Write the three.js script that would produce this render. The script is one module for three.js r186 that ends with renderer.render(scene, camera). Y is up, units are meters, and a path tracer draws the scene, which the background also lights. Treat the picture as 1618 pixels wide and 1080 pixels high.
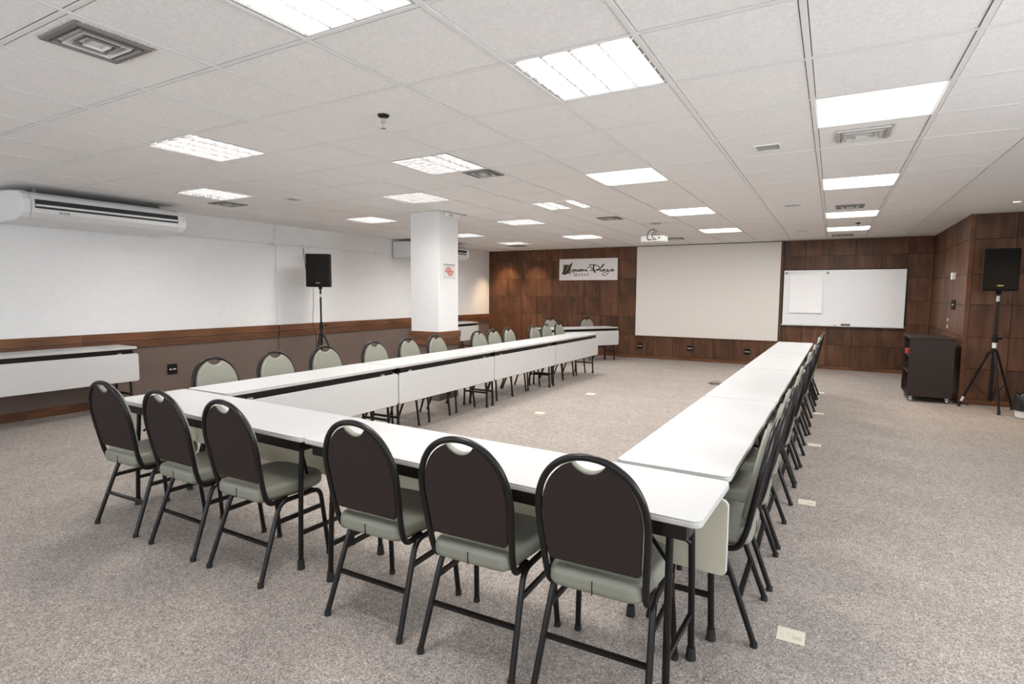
import * as THREE from 'three';
import { RoundedBoxGeometry } from 'three/addons/geometries/RoundedBoxGeometry.js';
import { mergeGeometries } from 'three/addons/utils/BufferGeometryUtils.js';
import { RectAreaLightUniformsLib } from 'three/addons/lights/RectAreaLightUniformsLib.js';

// ------------------------------------------------------------------ camera, exposure, large lights
const scene = new THREE.Scene();
scene.background = new THREE.Color(0x000000);
const camera = new THREE.PerspectiveCamera(2 * Math.atan(540 / 893.19) * 180 / Math.PI, 1618 / 1080, 0.05, 60);
camera.position.set(0, 1.4516, 0);
camera.rotation.set(-0.0857, 0.5143, 0.0057, 'YXZ');
const renderer = new THREE.WebGLRenderer({ antialias: true });
renderer.toneMapping = THREE.LinearToneMapping;
renderer.toneMappingExposure = 1.43;
renderer.shadowMap.enabled = true;
RectAreaLightUniformsLib.init();
const PANEL_LIGHT = 17;          // luminous panels and tubes of the ceiling fittings
const TUBE_COLOR = new THREE.Color(1.0, 0.975, 0.95);
const SKY = new THREE.Color(0.86, 0.93, 1.0);
const WINDOW_B = [2.4, 0.6, 0.4], WINDOW_R = [6.8, 2.2];      // daylight of the windows behind and beside the photographer
const WARM = new THREE.Color(1.0, 0.72, 0.44);

// ------------------------------------------------------------------ helpers
const PI = Math.PI;
function rng(seed) { let a = seed >>> 0; return () => { a = (a + 0x6D2B79F5) | 0; let t = Math.imul(a ^ (a >>> 15), 1 | a); t = (t + Math.imul(t ^ (t >>> 7), 61 | t)) ^ t; return ((t ^ (t >>> 14)) >>> 0) / 4294967296; }; }
const rand = rng(20240611);
const taken = new Map();
function numbered(name) { const n = taken.get(name) || 0; taken.set(name, n + 1); return n ? name + '_' + String(n).padStart(3, '0') : name; }
function mesh(name, geos, mat, parent) {
  const list = Array.isArray(geos) ? geos : [geos];
  const g = list.length > 1 ? mergeGeometries(list.map(q => { let k = q.index ? q.toNonIndexed() : q; if (!k.attributes.uv) boxUV(k); return k; })) : list[0];
  const m = new THREE.Mesh(g, mat);
  m.name = parent === scene ? numbered(name) : name;
  m.castShadow = m.receiveShadow = true;
  parent.add(m);
  return m;
}
function tag(o, label, category, group) { o.userData.label = label; o.userData.category = category; if (group) o.userData.group = group; return o; }
function thing(name, label, category, [x, y, z] = [0, 0, 0], turn = 0, group) {
  const o = new THREE.Group(); o.name = numbered(name); scene.add(o);
  o.position.set(x, y, z); o.rotation.y = turn;
  return tag(o, label, category, group);
}
function structure(name, label, category) { const o = thing(name, label, category); o.userData.kind = 'structure'; return o; }
function dup(root, [x, y, z], turn, label, group) {
  const r = root.clone(); r.name = numbered(root.name.replace(/_\d{3}$/, '')); r.userData = { ...root.userData };
  scene.add(r); r.position.set(x, y, z); r.rotation.y = turn; r.userData.label = label;
  if (group) r.userData.group = group;
  return r;
}
function boxUV(g) {               // uv in metres, projected along the strongest axis of each face
  const p = g.attributes.position, n = g.attributes.normal, uv = new Float32Array(p.count * 2);
  for (let i = 0; i < p.count; i++) {
    const ax = Math.abs(n.getX(i)), ay = Math.abs(n.getY(i)), az = Math.abs(n.getZ(i));
    if (ay >= ax && ay >= az) { uv[2 * i] = p.getX(i); uv[2 * i + 1] = p.getZ(i); }
    else if (ax >= az) { uv[2 * i] = p.getZ(i); uv[2 * i + 1] = p.getY(i); }
    else { uv[2 * i] = p.getX(i); uv[2 * i + 1] = p.getY(i); }
  }
  g.setAttribute('uv', new THREE.BufferAttribute(uv, 2));
  return g;
}
function shiftUV(g, du, dv) { const u = g.attributes.uv; for (let i = 0; i < u.count; i++) u.setXY(i, u.getX(i) + du, u.getY(i) + dv); return g; }
function box(w, h, d, x = 0, y = 0, z = 0) { return boxUV(new THREE.BoxGeometry(w, h, d).translate(x, y, z)); }
function span(x0, x1, y0, y1, z0, z1) { return box(x1 - x0, y1 - y0, z1 - z0, (x0 + x1) / 2, (y0 + y1) / 2, (z0 + z1) / 2); }
function rbox(w, h, d, r, x = 0, y = 0, z = 0, seg = 2) { return boxUV(new RoundedBoxGeometry(w, h, d, seg, r).translate(x, y, z)); }
function cyl(r0, r1, h, x = 0, y = 0, z = 0, seg = 16) { return new THREE.CylinderGeometry(r0, r1, h, seg).translate(x, y, z); }
const V = (x, y, z) => new THREE.Vector3(x, y, z);
class Poly extends THREE.Curve {  // a polyline with arc-length parameter
  constructor(pts) { super(); this.p = pts; this.l = [0]; for (let i = 1; i < pts.length; i++) this.l.push(this.l[i - 1] + pts[i].distanceTo(pts[i - 1])); }
  getPoint(t, o = new THREE.Vector3()) { const L = t * this.l[this.l.length - 1]; let i = 1; while (i < this.p.length - 1 && this.l[i] < L) i++; const f = (L - this.l[i - 1]) / (this.l[i] - this.l[i - 1] || 1); return o.lerpVectors(this.p[i - 1], this.p[i], Math.min(1, Math.max(0, f))); }
}
function fillet(pts, r, n = 5) {
  const out = [pts[0]];
  for (let i = 1; i < pts.length - 1; i++) {
    const a = pts[i - 1], b = pts[i], c = pts[i + 1];
    const ra = Math.min(r, a.distanceTo(b) * 0.48), rc = Math.min(r, c.distanceTo(b) * 0.48);
    const s = b.clone().lerp(a, ra / a.distanceTo(b)), e = b.clone().lerp(c, rc / c.distanceTo(b));
    for (let k = 0; k <= n; k++) { const t = k / n; out.push(s.clone().multiplyScalar((1 - t) * (1 - t)).addScaledVector(b, 2 * t * (1 - t)).addScaledVector(e, t * t)); }
  }
  out.push(pts[pts.length - 1]);
  return out;
}
function tube(pts, r, seg = 24, rad = 8) { return new THREE.TubeGeometry(new THREE.CatmullRomCurve3(pts, false, 'centripetal'), seg, r, rad, false); }
function bar(a, b, r, rad = 8) { return new THREE.TubeGeometry(new THREE.LineCurve3(a, b), 1, r, rad, false); }
function beam(a, b, w, h) {       // rectangular bar from a to b
  const d = b.clone().sub(a), g = new THREE.BoxGeometry(w, h, d.length());
  g.applyQuaternion(new THREE.Quaternion().setFromRotationMatrix(new THREE.Matrix4().lookAt(b, a, Math.abs(d.y) > 0.95 * d.length() ? V(1, 0, 0) : V(0, 1, 0))));
  const m = a.clone().lerp(b, 0.5); return g.translate(m.x, m.y, m.z);
}
function roundRect(w, d, r) {
  const s = new THREE.Shape(), x = w / 2, y = d / 2;
  s.moveTo(-x + r, -y); s.lineTo(x - r, -y); s.absarc(x - r, -y + r, r, -PI / 2, 0); s.lineTo(x, y - r); s.absarc(x - r, y - r, r, 0, PI / 2);
  s.lineTo(-x + r, y); s.absarc(-x + r, y - r, r, PI / 2, PI); s.lineTo(-x, -y + r); s.absarc(-x + r, -y + r, r, PI, 1.5 * PI);
  return s;
}
function slab(shape, h, bevel = 0, seg = 2, curve = 6) {     // shape in x / z, thickness h upwards from y = 0
  const g = new THREE.ExtrudeGeometry(shape, { depth: h - 2 * bevel, bevelEnabled: bevel > 0, bevelThickness: bevel, bevelSize: bevel, bevelOffset: -bevel, bevelSegments: seg, curveSegments: curve });
  g.translate(0, 0, bevel); g.rotateX(-PI / 2); return boxUV(g);
}

// ------------------------------------------------------------------ textures
function dataTex(n, m, fn, srgb) {
  const d = new Uint8Array(n * m * 4);
  for (let j = 0; j < m; j++) for (let i = 0; i < n; i++) { const c = fn(i, j); const k = (j * n + i) * 4; d[k] = c[0]; d[k + 1] = c[1]; d[k + 2] = c[2]; d[k + 3] = 255; }
  const t = new THREE.DataTexture(d, n, m); t.wrapS = t.wrapT = THREE.RepeatWrapping; t.magFilter = THREE.LinearFilter; t.minFilter = THREE.LinearMipmapLinearFilter; t.generateMipmaps = true;
  if (srgb) t.colorSpace = THREE.SRGBColorSpace; t.needsUpdate = true; return t;
}
function lattice(n, m, seed) {    // smooth tiling value noise on an n x m lattice
  const r = rng(seed), v = Float32Array.from({ length: n * m }, r);
  return (x, y) => { x = ((x % n) + n) % n; y = ((y % m) + m) % m; const i = Math.floor(x), j = Math.floor(y); let fx = x - i, fy = y - j; fx = fx * fx * (3 - 2 * fx); fy = fy * fy * (3 - 2 * fy); const a = (p, q) => v[(q % m) * n + (p % n)]; return (a(i, j) * (1 - fx) + a(i + 1, j) * fx) * (1 - fy) + (a(i, j + 1) * (1 - fx) + a(i + 1, j + 1) * fx) * fy; };
}
const carpetN = 1024;             // 1024 px over 1.6 m
const cA = lattice(380, 380, 11), cB = lattice(512, 512, 12), cC = lattice(9, 9, 13), cD = lattice(64, 64, 14);
function carpetV(i, j) { const u = i / carpetN, v = j / carpetN; return 0.5 * cA(u * 380, v * 380) + 0.5 * cB(u * 512, v * 512); }
const carpetMap = dataTex(carpetN, carpetN, (i, j) => {
  const u = i / carpetN, v = j / carpetN; let q = (carpetV(i, j) - 0.5) * 2.5 + (cD(u * 64, v * 64) - 0.5) * 0.25 + (cC(u * 9, v * 9) - 0.5) * 0.14;
  const k = 1 + 0.36 * q; return [Math.min(255, Math.max(0, 153 * k)), Math.min(255, Math.max(0, 144 * k)), Math.min(255, Math.max(0, 137 * k))];
}, true);
const carpetBump = dataTex(512, 512, (i, j) => { const v = 255 * (0.5 * cA(i * 380 / 512, j * 380 / 512) + 0.5 * cB(i, j)); return [v, v, v]; }, false);
carpetMap.repeat.set(1 / 1.6, 1 / 1.6); carpetBump.repeat.set(1 / 1.6, 1 / 1.6);
function woodTex(seed, base, streak) {    // grain along v; 512 px over 0.86 m
  const a = lattice(96, 3, seed), b = lattice(220, 6, seed + 1), c = lattice(14, 4, seed + 2), e = lattice(8, 8, seed + 3);
  const t = dataTex(512, 512, (i, j) => {
    const u = i / 512, v = j / 512, w = 0.02 * (e(u * 8, v * 8) - 0.5);
    const q = 0.45 * (a((u + w) * 96, v * 3) - 0.5) + 0.3 * (b((u + w) * 220, v * 6) - 0.5) + 0.75 * (c((u + w * 2) * 14, v * 4) - 0.5);
    const k = Math.max(0.2, 1 + streak * q); return [Math.min(255, base[0] * k), Math.min(255, base[1] * k), Math.min(255, base[2] * k)];
  }, true);
  t.repeat.set(1 / 0.86, 1 / 0.86); return t;
}
const woodMap = woodTex(31, [95, 66, 48], 0.42);
const trimMap = woodTex(57, [106, 70, 46], 0.5); trimMap.rotation = PI / 2;
const tA = lattice(128, 128, 71), tB = lattice(40, 40, 72);
const tileBump = dataTex(256, 256, (i, j) => { const v = 255 * Math.min(1, Math.max(0, 0.75 * tA(i / 2, j / 2) + 0.35 * tB(i * 40 / 256, j * 40 / 256))); return [v, v, v]; }, false);
tileBump.repeat.set(1 / 0.5, 1 / 0.5);
const tileMap = dataTex(256, 256, (i, j) => { const k = 0.97 + 0.05 * (tA(i / 2, j / 2) - 0.5) + 0.03 * (tB(i * 40 / 256, j * 40 / 256) - 0.5); return [250 * k, 247.5 * k, 245 * k]; }, true);
tileMap.repeat.set(1 / 0.5, 1 / 0.5);
const pA = lattice(64, 64, 81), pB = lattice(12, 12, 82);
const plasterMap = dataTex(256, 256, (i, j) => { const k = 0.985 + 0.014 * (pA(i / 4, j / 4) - 0.5) + 0.008 * (pB(i * 12 / 256, j * 12 / 256) - 0.5); const q = Math.min(255, 250 * k); return [q, q, q]; }, true);
plasterMap.repeat.set(1 / 2.2, 1 / 2.2);
const vinylBump = dataTex(256, 256, (i, j) => { const v = 128 + 60 * Math.sin(i * PI / 4) * Math.sin(j * PI / 4) + 40 * (tA(i / 2, j / 2) - 0.5); return [v, v, v]; }, false);
vinylBump.repeat.set(12, 12);
function canvasTex(w, h, draw) { const c = document.createElement('canvas'); c.width = w; c.height = h; const x = c.getContext('2d'); draw(x, w, h); const t = new THREE.CanvasTexture(c); t.colorSpace = THREE.SRGBColorSpace; t.magFilter = THREE.LinearFilter; return t; }

// ------------------------------------------------------------------ materials
const std = (color, roughness, extra = {}) => new THREE.MeshStandardMaterial({ color, roughness, ...extra });
const dull = (color, roughness, specularIntensity, extra = {}) => new THREE.MeshPhysicalMaterial({ color, roughness, specularIntensity, ...extra });   // weak surface gloss: cloth, matt paint, oiled veneer
const lin = (r, g, b) => new THREE.Color().setRGB(r, g, b);
const M = {
  carpet: std(0xffffff, 1, { map: carpetMap, bumpMap: carpetBump, bumpScale: 0.004 }),
  tile: std(0xffffff, 0.95, { map: tileMap, bumpMap: tileBump, bumpScale: 0.0012 }),
  rail: std(lin(0.84, 0.82, 0.80), 0.5),
  plaster: std(lin(0.90, 0.885, 0.87), 0.9, { map: plasterMap }),
  wallWhite: std(lin(0.90, 0.895, 0.885), 0.85, { map: plasterMap }),
  pillarWhite: std(lin(0.78, 0.77, 0.755), 0.8, { map: plasterMap }),
  taupe: std(lin(0.165, 0.120, 0.098), 0.8, { map: plasterMap }),
  plenum: std(lin(0.06, 0.055, 0.05), 1),
  trim: dull(0xffffff, 0.5, 0.6, { map: trimMap }),
  laminate: std(lin(0.48, 0.48, 0.478), 0.5),
  panelWhite: std(lin(0.57, 0.562, 0.55), 0.4),
  panelBack: std(lin(0.62, 0.58, 0.45), 0.6),
  edge: std(lin(0.68, 0.62, 0.55), 0.5),
  black: dull(lin(0.009, 0.0075, 0.007), 0.3, 0.65),
  blackMatt: dull(lin(0.011, 0.010, 0.010), 0.7, 0.35),
  rubber: std(lin(0.01, 0.01, 0.01), 0.6),
  vinyl: std(lin(0.235, 0.235, 0.19), 0.4, { bumpMap: vinylBump, bumpScale: 0.0006 }),
  backCover: dull(lin(0.034, 0.024, 0.021), 0.85, 0.35),
  board: std(lin(0.22, 0.12, 0.065), 0.8),
  alu: std(lin(0.60, 0.59, 0.57), 0.35, { metalness: 0.6 }),
  blade: std(lin(0.80, 0.80, 0.80), 0.12, { metalness: 0.88 }),
  ventBlade: std(lin(0.66, 0.65, 0.63), 0.5, { metalness: 0.2 }),
  chrome: std(lin(0.75, 0.74, 0.72), 0.2, { metalness: 1 }),
  acWhite: std(lin(0.74, 0.74, 0.73), 0.4),
  acDark: std(lin(0.02, 0.02, 0.022), 0.6),
  screen: std(lin(0.76, 0.73, 0.68), 0.9),
  whiteboard: std(lin(0.85, 0.85, 0.85), 0.3),
  paper: std(lin(0.86, 0.86, 0.86), 0.9),
  label: std(lin(0.72, 0.68, 0.58), 0.8),
  plastic: std(lin(0.78, 0.77, 0.74), 0.45),
  cabinet: dull(lin(0.032, 0.021, 0.017), 0.45, 0.5),
  red: std(lin(0.5, 0.05, 0.03), 0.5),
  grilleCloth: dull(lin(0.012, 0.011, 0.010), 0.85, 0.25),
  bag: std(lin(0.015, 0.015, 0.017), 0.25),
  tape: std(lin(0.74, 0.73, 0.70), 0.6),
  glow: new THREE.MeshStandardMaterial({ color: 0xffffff, emissive: new THREE.Color(1, 0.985, 0.96), emissiveIntensity: 3.0 }),
  skyPane: new THREE.MeshStandardMaterial({ color: 0xffffff, roughness: 0.6, emissive: SKY, emissiveIntensity: 1.5 }),
  glowWarm: new THREE.MeshStandardMaterial({ color: 0xffffff, emissive: new THREE.Color(1, 0.85, 0.62), emissiveIntensity: 3.0 }),
};
const WOOD = [[1, 1, 1], [0.84, 0.82, 0.8], [1.12, 1.08, 1.04], [0.94, 0.88, 0.84], [0.74, 0.72, 0.7]].map(c => dull(lin(...c), 0.45, 0.5, { map: woodMap }));

// ------------------------------------------------------------------ room
const CEIL = 2.53, XL = -7.85, ZF = -12.66, XR = 3.2, ZB = 2.2;
const OX = -0.148, OZ = -2.392, T = 0.625;
const gx = i => OX + T * i, gz = j => OZ + T * j;

const floor = structure('floor', 'grey-brown speckled loop carpet covering the whole room', 'floor');
mesh('carpet', span(XL - 0.2, XR + 0.2, -0.1, 0, ZF - 0.4, ZB + 0.2), M.carpet, floor);

// walls
const wallL = structure('wall_left', 'long white wall with taupe lower half and brown wooden chair rail', 'wall');
mesh('upper_wall', span(XL - 0.2, XL, 0.82, CEIL + 0.3, ZF - 0.4, ZB), M.wallWhite, wallL);
mesh('lower_wall', span(XL - 0.2, XL - 0.002, 0, 0.82, ZF - 0.4, ZB), M.taupe, wallL);
mesh('pilaster', span(XL - 0.01, XL + 0.02, 0.92, CEIL, -6.68, -6.13), M.wallWhite, wallL);
mesh('pilaster_base', span(XL - 0.01, XL + 0.018, 0, 0.73, -6.68, -6.13), M.taupe, wallL);
const railSegs = [[ZF + 0.02, -6.68, 0], [-6.675, -6.135, 0.02], [-6.13, ZB, 0]];
for (const [z0, z1, o] of railSegs) {
  const n = Math.max(1, Math.round((z1 - z0) / 2.4));
  for (let k = 0; k < n; k++) for (const [y0, y1, q] of [[0.722, 0.815, 0.024], [0.823, 0.922, 0.028]]) {
    const a = z0 + (z1 - z0) * k / n + 0.001, b = z0 + (z1 - z0) * (k + 1) / n - 0.001;
    const g = rbox(q + o, y1 - y0, b - a, 0.004, XL + (q + o) / 2, (y0 + y1) / 2, (a + b) / 2, 1);
    mesh('rail_board', shiftUV(g, k * 0.31, y0 * 3.3), M.trim, wallL);
  }
}
const baseL = structure('baseboard_left', 'brown wooden skirting board along the taupe wall', 'baseboard');
for (let k = 0; k < 6; k++) { const a = ZF + 0.02 + k * 2.47, b = Math.min(ZB, a + 2.466); mesh('skirting_board', shiftUV(rbox(0.018, 0.10, b - a, 0.004, XL + 0.009, 0.05, (a + b) / 2, 1), 0.17 * k, 0.4), M.trim, baseL); }

const wallB = structure('wall_back', 'plain white wall behind the photographer', 'wall');
const WY = [0.85, 2.35], WIN_B = [[-7.1, -4.7], [-4.1, -1.7], [-1.1, 1.3]], WIN_R = [[-3.3, -0.9], [-0.3, 1.7]];
mesh('plaster_face', [span(XL - 0.2, XR + 0.2, 0, WY[0], ZB, ZB + 0.2), span(XL - 0.2, XR + 0.2, WY[1], CEIL + 0.3, ZB, ZB + 0.2), span(XL - 0.2, -7.1, WY[0], WY[1], ZB, ZB + 0.2), span(-4.7, -4.1, WY[0], WY[1], ZB, ZB + 0.2), span(-1.7, -1.1, WY[0], WY[1], ZB, ZB + 0.2), span(1.3, XR + 0.2, WY[0], WY[1], ZB, ZB + 0.2)], M.wallWhite, wallB);
const wallR = structure('wall_right', 'plain white side wall on the right, out of view', 'wall');
mesh('plaster_face', [span(XR, XR + 0.2, 0, WY[0], -9.6, ZB), span(XR, XR + 0.2, WY[1], CEIL + 0.3, -9.6, ZB), span(XR, XR + 0.2, WY[0], WY[1], -9.6, -3.3), span(XR, XR + 0.2, WY[0], WY[1], -0.9, -0.3), span(XR, XR + 0.2, WY[0], WY[1], 1.7, ZB)], M.wallWhite, wallR);
let windows = 0;
function windowUnit(x, z, turn, w, power, label) {   // frame, mullion and daylit translucent panes
  const t = structure('window_' + (++windows), label, 'window'), h = WY[1] - WY[0]; t.position.set(x, WY[0], z); t.rotation.y = turn;
  mesh('frame', [box(w, 0.05, 0.08, 0, 0.025, 0.1), box(w, 0.05, 0.08, 0, h - 0.025, 0.1), box(0.05, h - 0.1, 0.08, -w / 2 + 0.025, h / 2, 0.1), box(0.05, h - 0.1, 0.08, w / 2 - 0.025, h / 2, 0.1)], M.alu, t);
  mesh('mullion', box(0.05, h - 0.1, 0.07, 0, h / 2, 0.1), M.alu, t);
  for (const s of [-1, 1]) mesh('pane', box(w / 2 - 0.075, h - 0.1, 0.006, s * (w / 4 - 0.0125), h / 2, 0.1), M.skyPane, t);
  const l = new THREE.RectAreaLight(SKY, power, w - 0.1, h - 0.1); l.position.set(0, h / 2, 0.055); l.name = 'daylight'; t.add(l);
}
WIN_B.forEach(([a, b], k) => windowUnit((a + b) / 2, ZB, 0, b - a, WINDOW_B[k], ['daylit window behind the photographer, left', 'daylit window directly behind the photographer', 'daylit window behind the photographer, right'][k]));
WIN_R.forEach(([a, b], k) => windowUnit(XR, (a + b) / 2, PI / 2, b - a, WINDOW_R[k], ['daylit window in the right wall, beside the near tables', 'daylit window in the right wall, behind the photographer'][k]));

// panelled walls: veneer squares with open joints over a dark backing
const panelGeo = new Map();
function panelMesh(parent, axis, u0, u1, y0, y1, at, out, matIndex) {
  const w = +(u1 - u0).toFixed(3), h = +(y1 - y0).toFixed(3), variant = Math.floor(rand() * 4), key = [axis, w, h, variant].join();
  if (!panelGeo.has(key)) {
    const g = axis === 'x' ? box(w - 0.006, h - 0.006, 0.018) : box(0.018, h - 0.006, w - 0.006);
    panelGeo.set(key, shiftUV(g, variant * 0.37 + w, variant * 0.23 + h));
  }
  const m = mesh('wood_panel', panelGeo.get(key), WOOD[matIndex === undefined ? Math.floor(rand() * 5) : matIndex], parent);
  if (axis === 'x') m.position.set((u0 + u1) / 2, (y0 + y1) / 2, at + out * 0.009); else m.position.set(at + out * 0.009, (y0 + y1) / 2, (u0 + u1) / 2);
  return m;
}
const rows = [0.07, 0.51, 0.945, 1.38, 1.815, 2.25, CEIL];
const wallF = structure('wall_far', 'dark brown wood-panelled end wall behind sign, screen and whiteboard', 'wall');
mesh('backing', [span(XL - 0.2, -0.87, 0, CEIL + 0.3, ZF - 0.4, ZF - 0.012), span(-0.87, 1.75, 0, CEIL + 0.3, ZF - 0.4, ZF - 0.052)], M.plenum, wallF);
const colsL = [XL, -7.3, -6.885, -6.455, -6.03, -5.625, -5.2, -4.77, -4.34, -3.91];
for (let c = 0; c < colsL.length - 1; c++) for (let r = 0; r < 6; r++) panelMesh(wallF, 'x', colsL[c] + (c === 4 ? 0.008 : 0), colsL[c + 1], rows[r], rows[r + 1], ZF - 0.012, 1);
const colsM = [-3.91, -3.48, -3.05, -2.62, -2.19, -1.76, -1.33, -0.935];
for (let c = 0; c < colsM.length - 1; c++) panelMesh(wallF, 'x', colsM[c], colsM[c + 1], rows[0], 0.52, ZF - 0.012, 1);
const colsR = [-0.87, -0.5, -0.08, 0.35, 0.775, 1.175, 1.55];
for (let c = 0; c < colsR.length - 1; c++) for (let r = 0; r < 6; r++) panelMesh(wallF, 'x', colsR[c], colsR[c + 1], rows[r] - (r ? 0.03 : 0), rows[r + 1] - (r < 5 ? 0.03 : 0), ZF - 0.052, 1);
mesh('edge_strip', rbox(0.03, CEIL, 0.06, 0.003, -0.915, CEIL / 2, ZF - 0.024, 1), M.trim, wallF);
mesh('door_lock', new THREE.SphereGeometry(0.028, 12, 8).scale(1, 1, 0.3).translate(-6.08, 1.39, ZF + 0.001), M.blackMatt, wallF);
const baseF = structure('baseboard_far', 'narrow reddish-brown wooden skirting under the panelled end wall', 'baseboard');
mesh('skirting_board', rbox(XL * -1 - 0.92, 0.07, 0.02, 0.003, (XL - 0.92) / 2, 0.035, ZF + 0.012, 1), M.trim, baseF);
mesh('skirting_board', shiftUV(rbox(2.42, 0.07, 0.02, 0.003, 0.34, 0.035, ZF - 0.022, 1), 0.3, 0.2), M.trim, baseF);

const wallS = structure('wall_recess', 'wood-panelled projecting corner beside the dark cabinet', 'wall');
mesh('backing', [span(1.568, 1.8, 0, CEIL + 0.3, ZF - 0.4, -9.618), span(1.568, XR + 0.2, 0, CEIL + 0.3, -9.9, -9.618)], M.plenum, wallS);
const rowsS = [0.07, 0.48, 0.905, 1.333, 1.74, 2.2, CEIL];
const zS = [-12.70, -12.26, -11.83, -11.4, -10.97, -10.54, -10.11, -9.66];
for (let c = 0; c < zS.length - 1; c++) for (let r = 0; r < 6; r++) panelMesh(wallS, 'z', zS[c], zS[c + 1], rowsS[r], rowsS[r + 1], 1.568, -1);
const xS = [1.60, 2.03, 2.46, 2.89, 3.2];
for (let c = 0; c < xS.length - 1; c++) for (let r = 0; r < 6; r++) panelMesh(wallS, 'x', xS[c], xS[c + 1], rowsS[r], rowsS[r + 1], -9.618, 1);
mesh('corner_post', rbox(0.055, CEIL, 0.065, 0.004, 1.573, CEIL / 2, -9.628, 1), M.trim, wallS);
mesh('skirting_board', rbox(0.02, 0.07, 3.02, 0.003, 1.545, 0.035, -11.15, 1), M.trim, wallS);
mesh('skirting_board', rbox(1.6, 0.07, 0.02, 0.003, 2.4, 0.035, -9.592, 1), M.trim, wallS);

// ceiling
const ceiling = structure('ceiling', 'white suspended tile ceiling with a plain plaster border', 'ceiling');
const I0 = -11, I1 = 2, J0 = -16, J1 = 4;
const LOUVRE = [[-3, 2], [-2, 0], [-7, 0], [-10, -2], [-5, -2], [-7, -4], [-5, -6], [-7, -8], [-10, -6], [-10, -10], [-10, -13]];
const PLAIN = [[0, -2], [-3, -4], [0, -6], [0, -10], [0, -13], [-3, -8], [-3, -12], [-7, -12]];
const lit = new Set([...LOUVRE, ...PLAIN].map(c => c.join()));
function dustyTile(cx, cy, half, seed) {   // grey dust blown out of a vent, lying on the tile around it
  const r = rng(seed);
  return std(0xffffff, 0.95, { map: canvasTex(512, 512, (c) => {
    c.fillStyle = '#f4f2ef'; c.fillRect(0, 0, 512, 512);
    for (let k = 0; k < 5200; k++) {
      const a = r() * 4 | 0, e = (r() * 2 - 1) * half * 1.12, d = half + 0.002 + 0.085 * r() * r() * r(), x = cx + (a < 2 ? e : (a === 2 ? d : -d)), y = cy + (a < 2 ? (a ? d : -d) : e);
      c.fillStyle = `rgba(${96 + r() * 30 | 0},${86 + r() * 24 | 0},${74 + r() * 20 | 0},${0.10 + 0.16 * r()})`; const w = 1.5 + 3 * r(); c.fillRect(x * 512, y * 512, w * (1 + r()), w);
    }
  }), bumpMap: tileBump, bumpScale: 0.0012 });
}
const DUSTY = { '-5,2': dustyTile(0.669, 0.325, 0.243, 3), '0,-3': dustyTile(0.437, 0.469, 0.243, 4) };
const plainTile = new THREE.BoxGeometry(T - 0.034, 0.016, T - 0.034);
const tileGeos = [0, 1, 2].map(k => shiftUV(box(T - 0.034, 0.016, T - 0.034), k * 0.21, k * 0.13));
for (let i = I0; i < I1; i++) for (let j = J1; j > J0; j--) {
  if (lit.has([i, j].join())) continue;
  const dusty = DUSTY[[i, j].join()], m = mesh('ceiling_tile', dusty ? plainTile : tileGeos[Math.floor(rand() * 3)], dusty || M.tile, ceiling);
  m.position.set(gx(i + 0.5), CEIL + 0.0105 + rand() * 0.0015, gz(j - 0.5));
}
const railZ = box(0.026, 0.006, T * (J1 - J0)), railThin = box(0.02, 0.006, T * (J1 - J0)), railX = box(T * (I1 - I0), 0.005, 0.022);
for (let i = I0; i <= I1; i++) { const m = mesh('grid_rail', i >= -2 ? railZ : railThin, M.rail, ceiling); m.position.set(gx(i), CEIL + 0.003, gz((J0 + J1) / 2)); }
for (let j = J0; j <= J1; j++) { const m = mesh('grid_rail', railX, M.rail, ceiling); m.position.set(gx((I0 + I1) / 2), CEIL + 0.0035, gz(j)); }
mesh('plaster_border', [span(XL - 0.1, gx(I0) - 0.012, CEIL, CEIL + 0.03, ZF - 0.3, ZB), span(gx(I1) + 0.012, XR, CEIL, CEIL + 0.03, ZF - 0.3, ZB), span(gx(I0), gx(I1), CEIL, CEIL + 0.03, ZF - 0.3, gz(J0) - 0.01), span(gx(I0), gx(I1), CEIL, CEIL + 0.03, gz(J1) + 0.01, ZB)], M.plaster, ceiling);
mesh('plenum', span(XL - 0.2, XR + 0.2, CEIL + 0.28, CEIL + 0.4, ZF - 0.4, ZB + 0.2), M.plenum, ceiling);

// pillar
const pillar = structure('pillar', 'square white pillar with a brown wooden band, among the left chairs', 'pillar');
const PX = [-5.03, -4.55], PZ = [-6.52, -6.08];
mesh('shaft', rbox(0.48, CEIL - 0.83, 0.44, 0.008, -4.79, (CEIL + 0.83) / 2, -6.30, 2), M.pillarWhite, pillar);
mesh('lower_shaft', rbox(0.478, 0.84, 0.438, 0.008, -4.79, 0.42, -6.30, 2), M.taupe, pillar);
for (const [y0, y1, q] of [[0.743, 0.832, 0.022], [0.84, 0.933, 0.026]]) {
  mesh('band_board', shiftUV(rbox(0.48 + 2 * q, y1 - y0, q, 0.003, -4.79, (y0 + y1) / 2, PZ[1] + q / 2, 1), y0, y0 * 3), M.trim, pillar);
  mesh('band_board', shiftUV(rbox(0.48 + 2 * q, y1 - y0, q, 0.003, -4.79, (y0 + y1) / 2, PZ[0] - q / 2, 1), y0, y0 * 3), M.trim, pillar);
  mesh('band_board', shiftUV(rbox(q, y1 - y0, 0.44, 0.003, PX[1] + q / 2, (y0 + y1) / 2, -6.30, 1), y0, y0 * 3), M.trim, pillar);
  mesh('band_board', shiftUV(rbox(q, y1 - y0, 0.44, 0.003, PX[0] - q / 2, (y0 + y1) / 2, -6.30, 1), y0, y0 * 3), M.trim, pillar);
}

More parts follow.
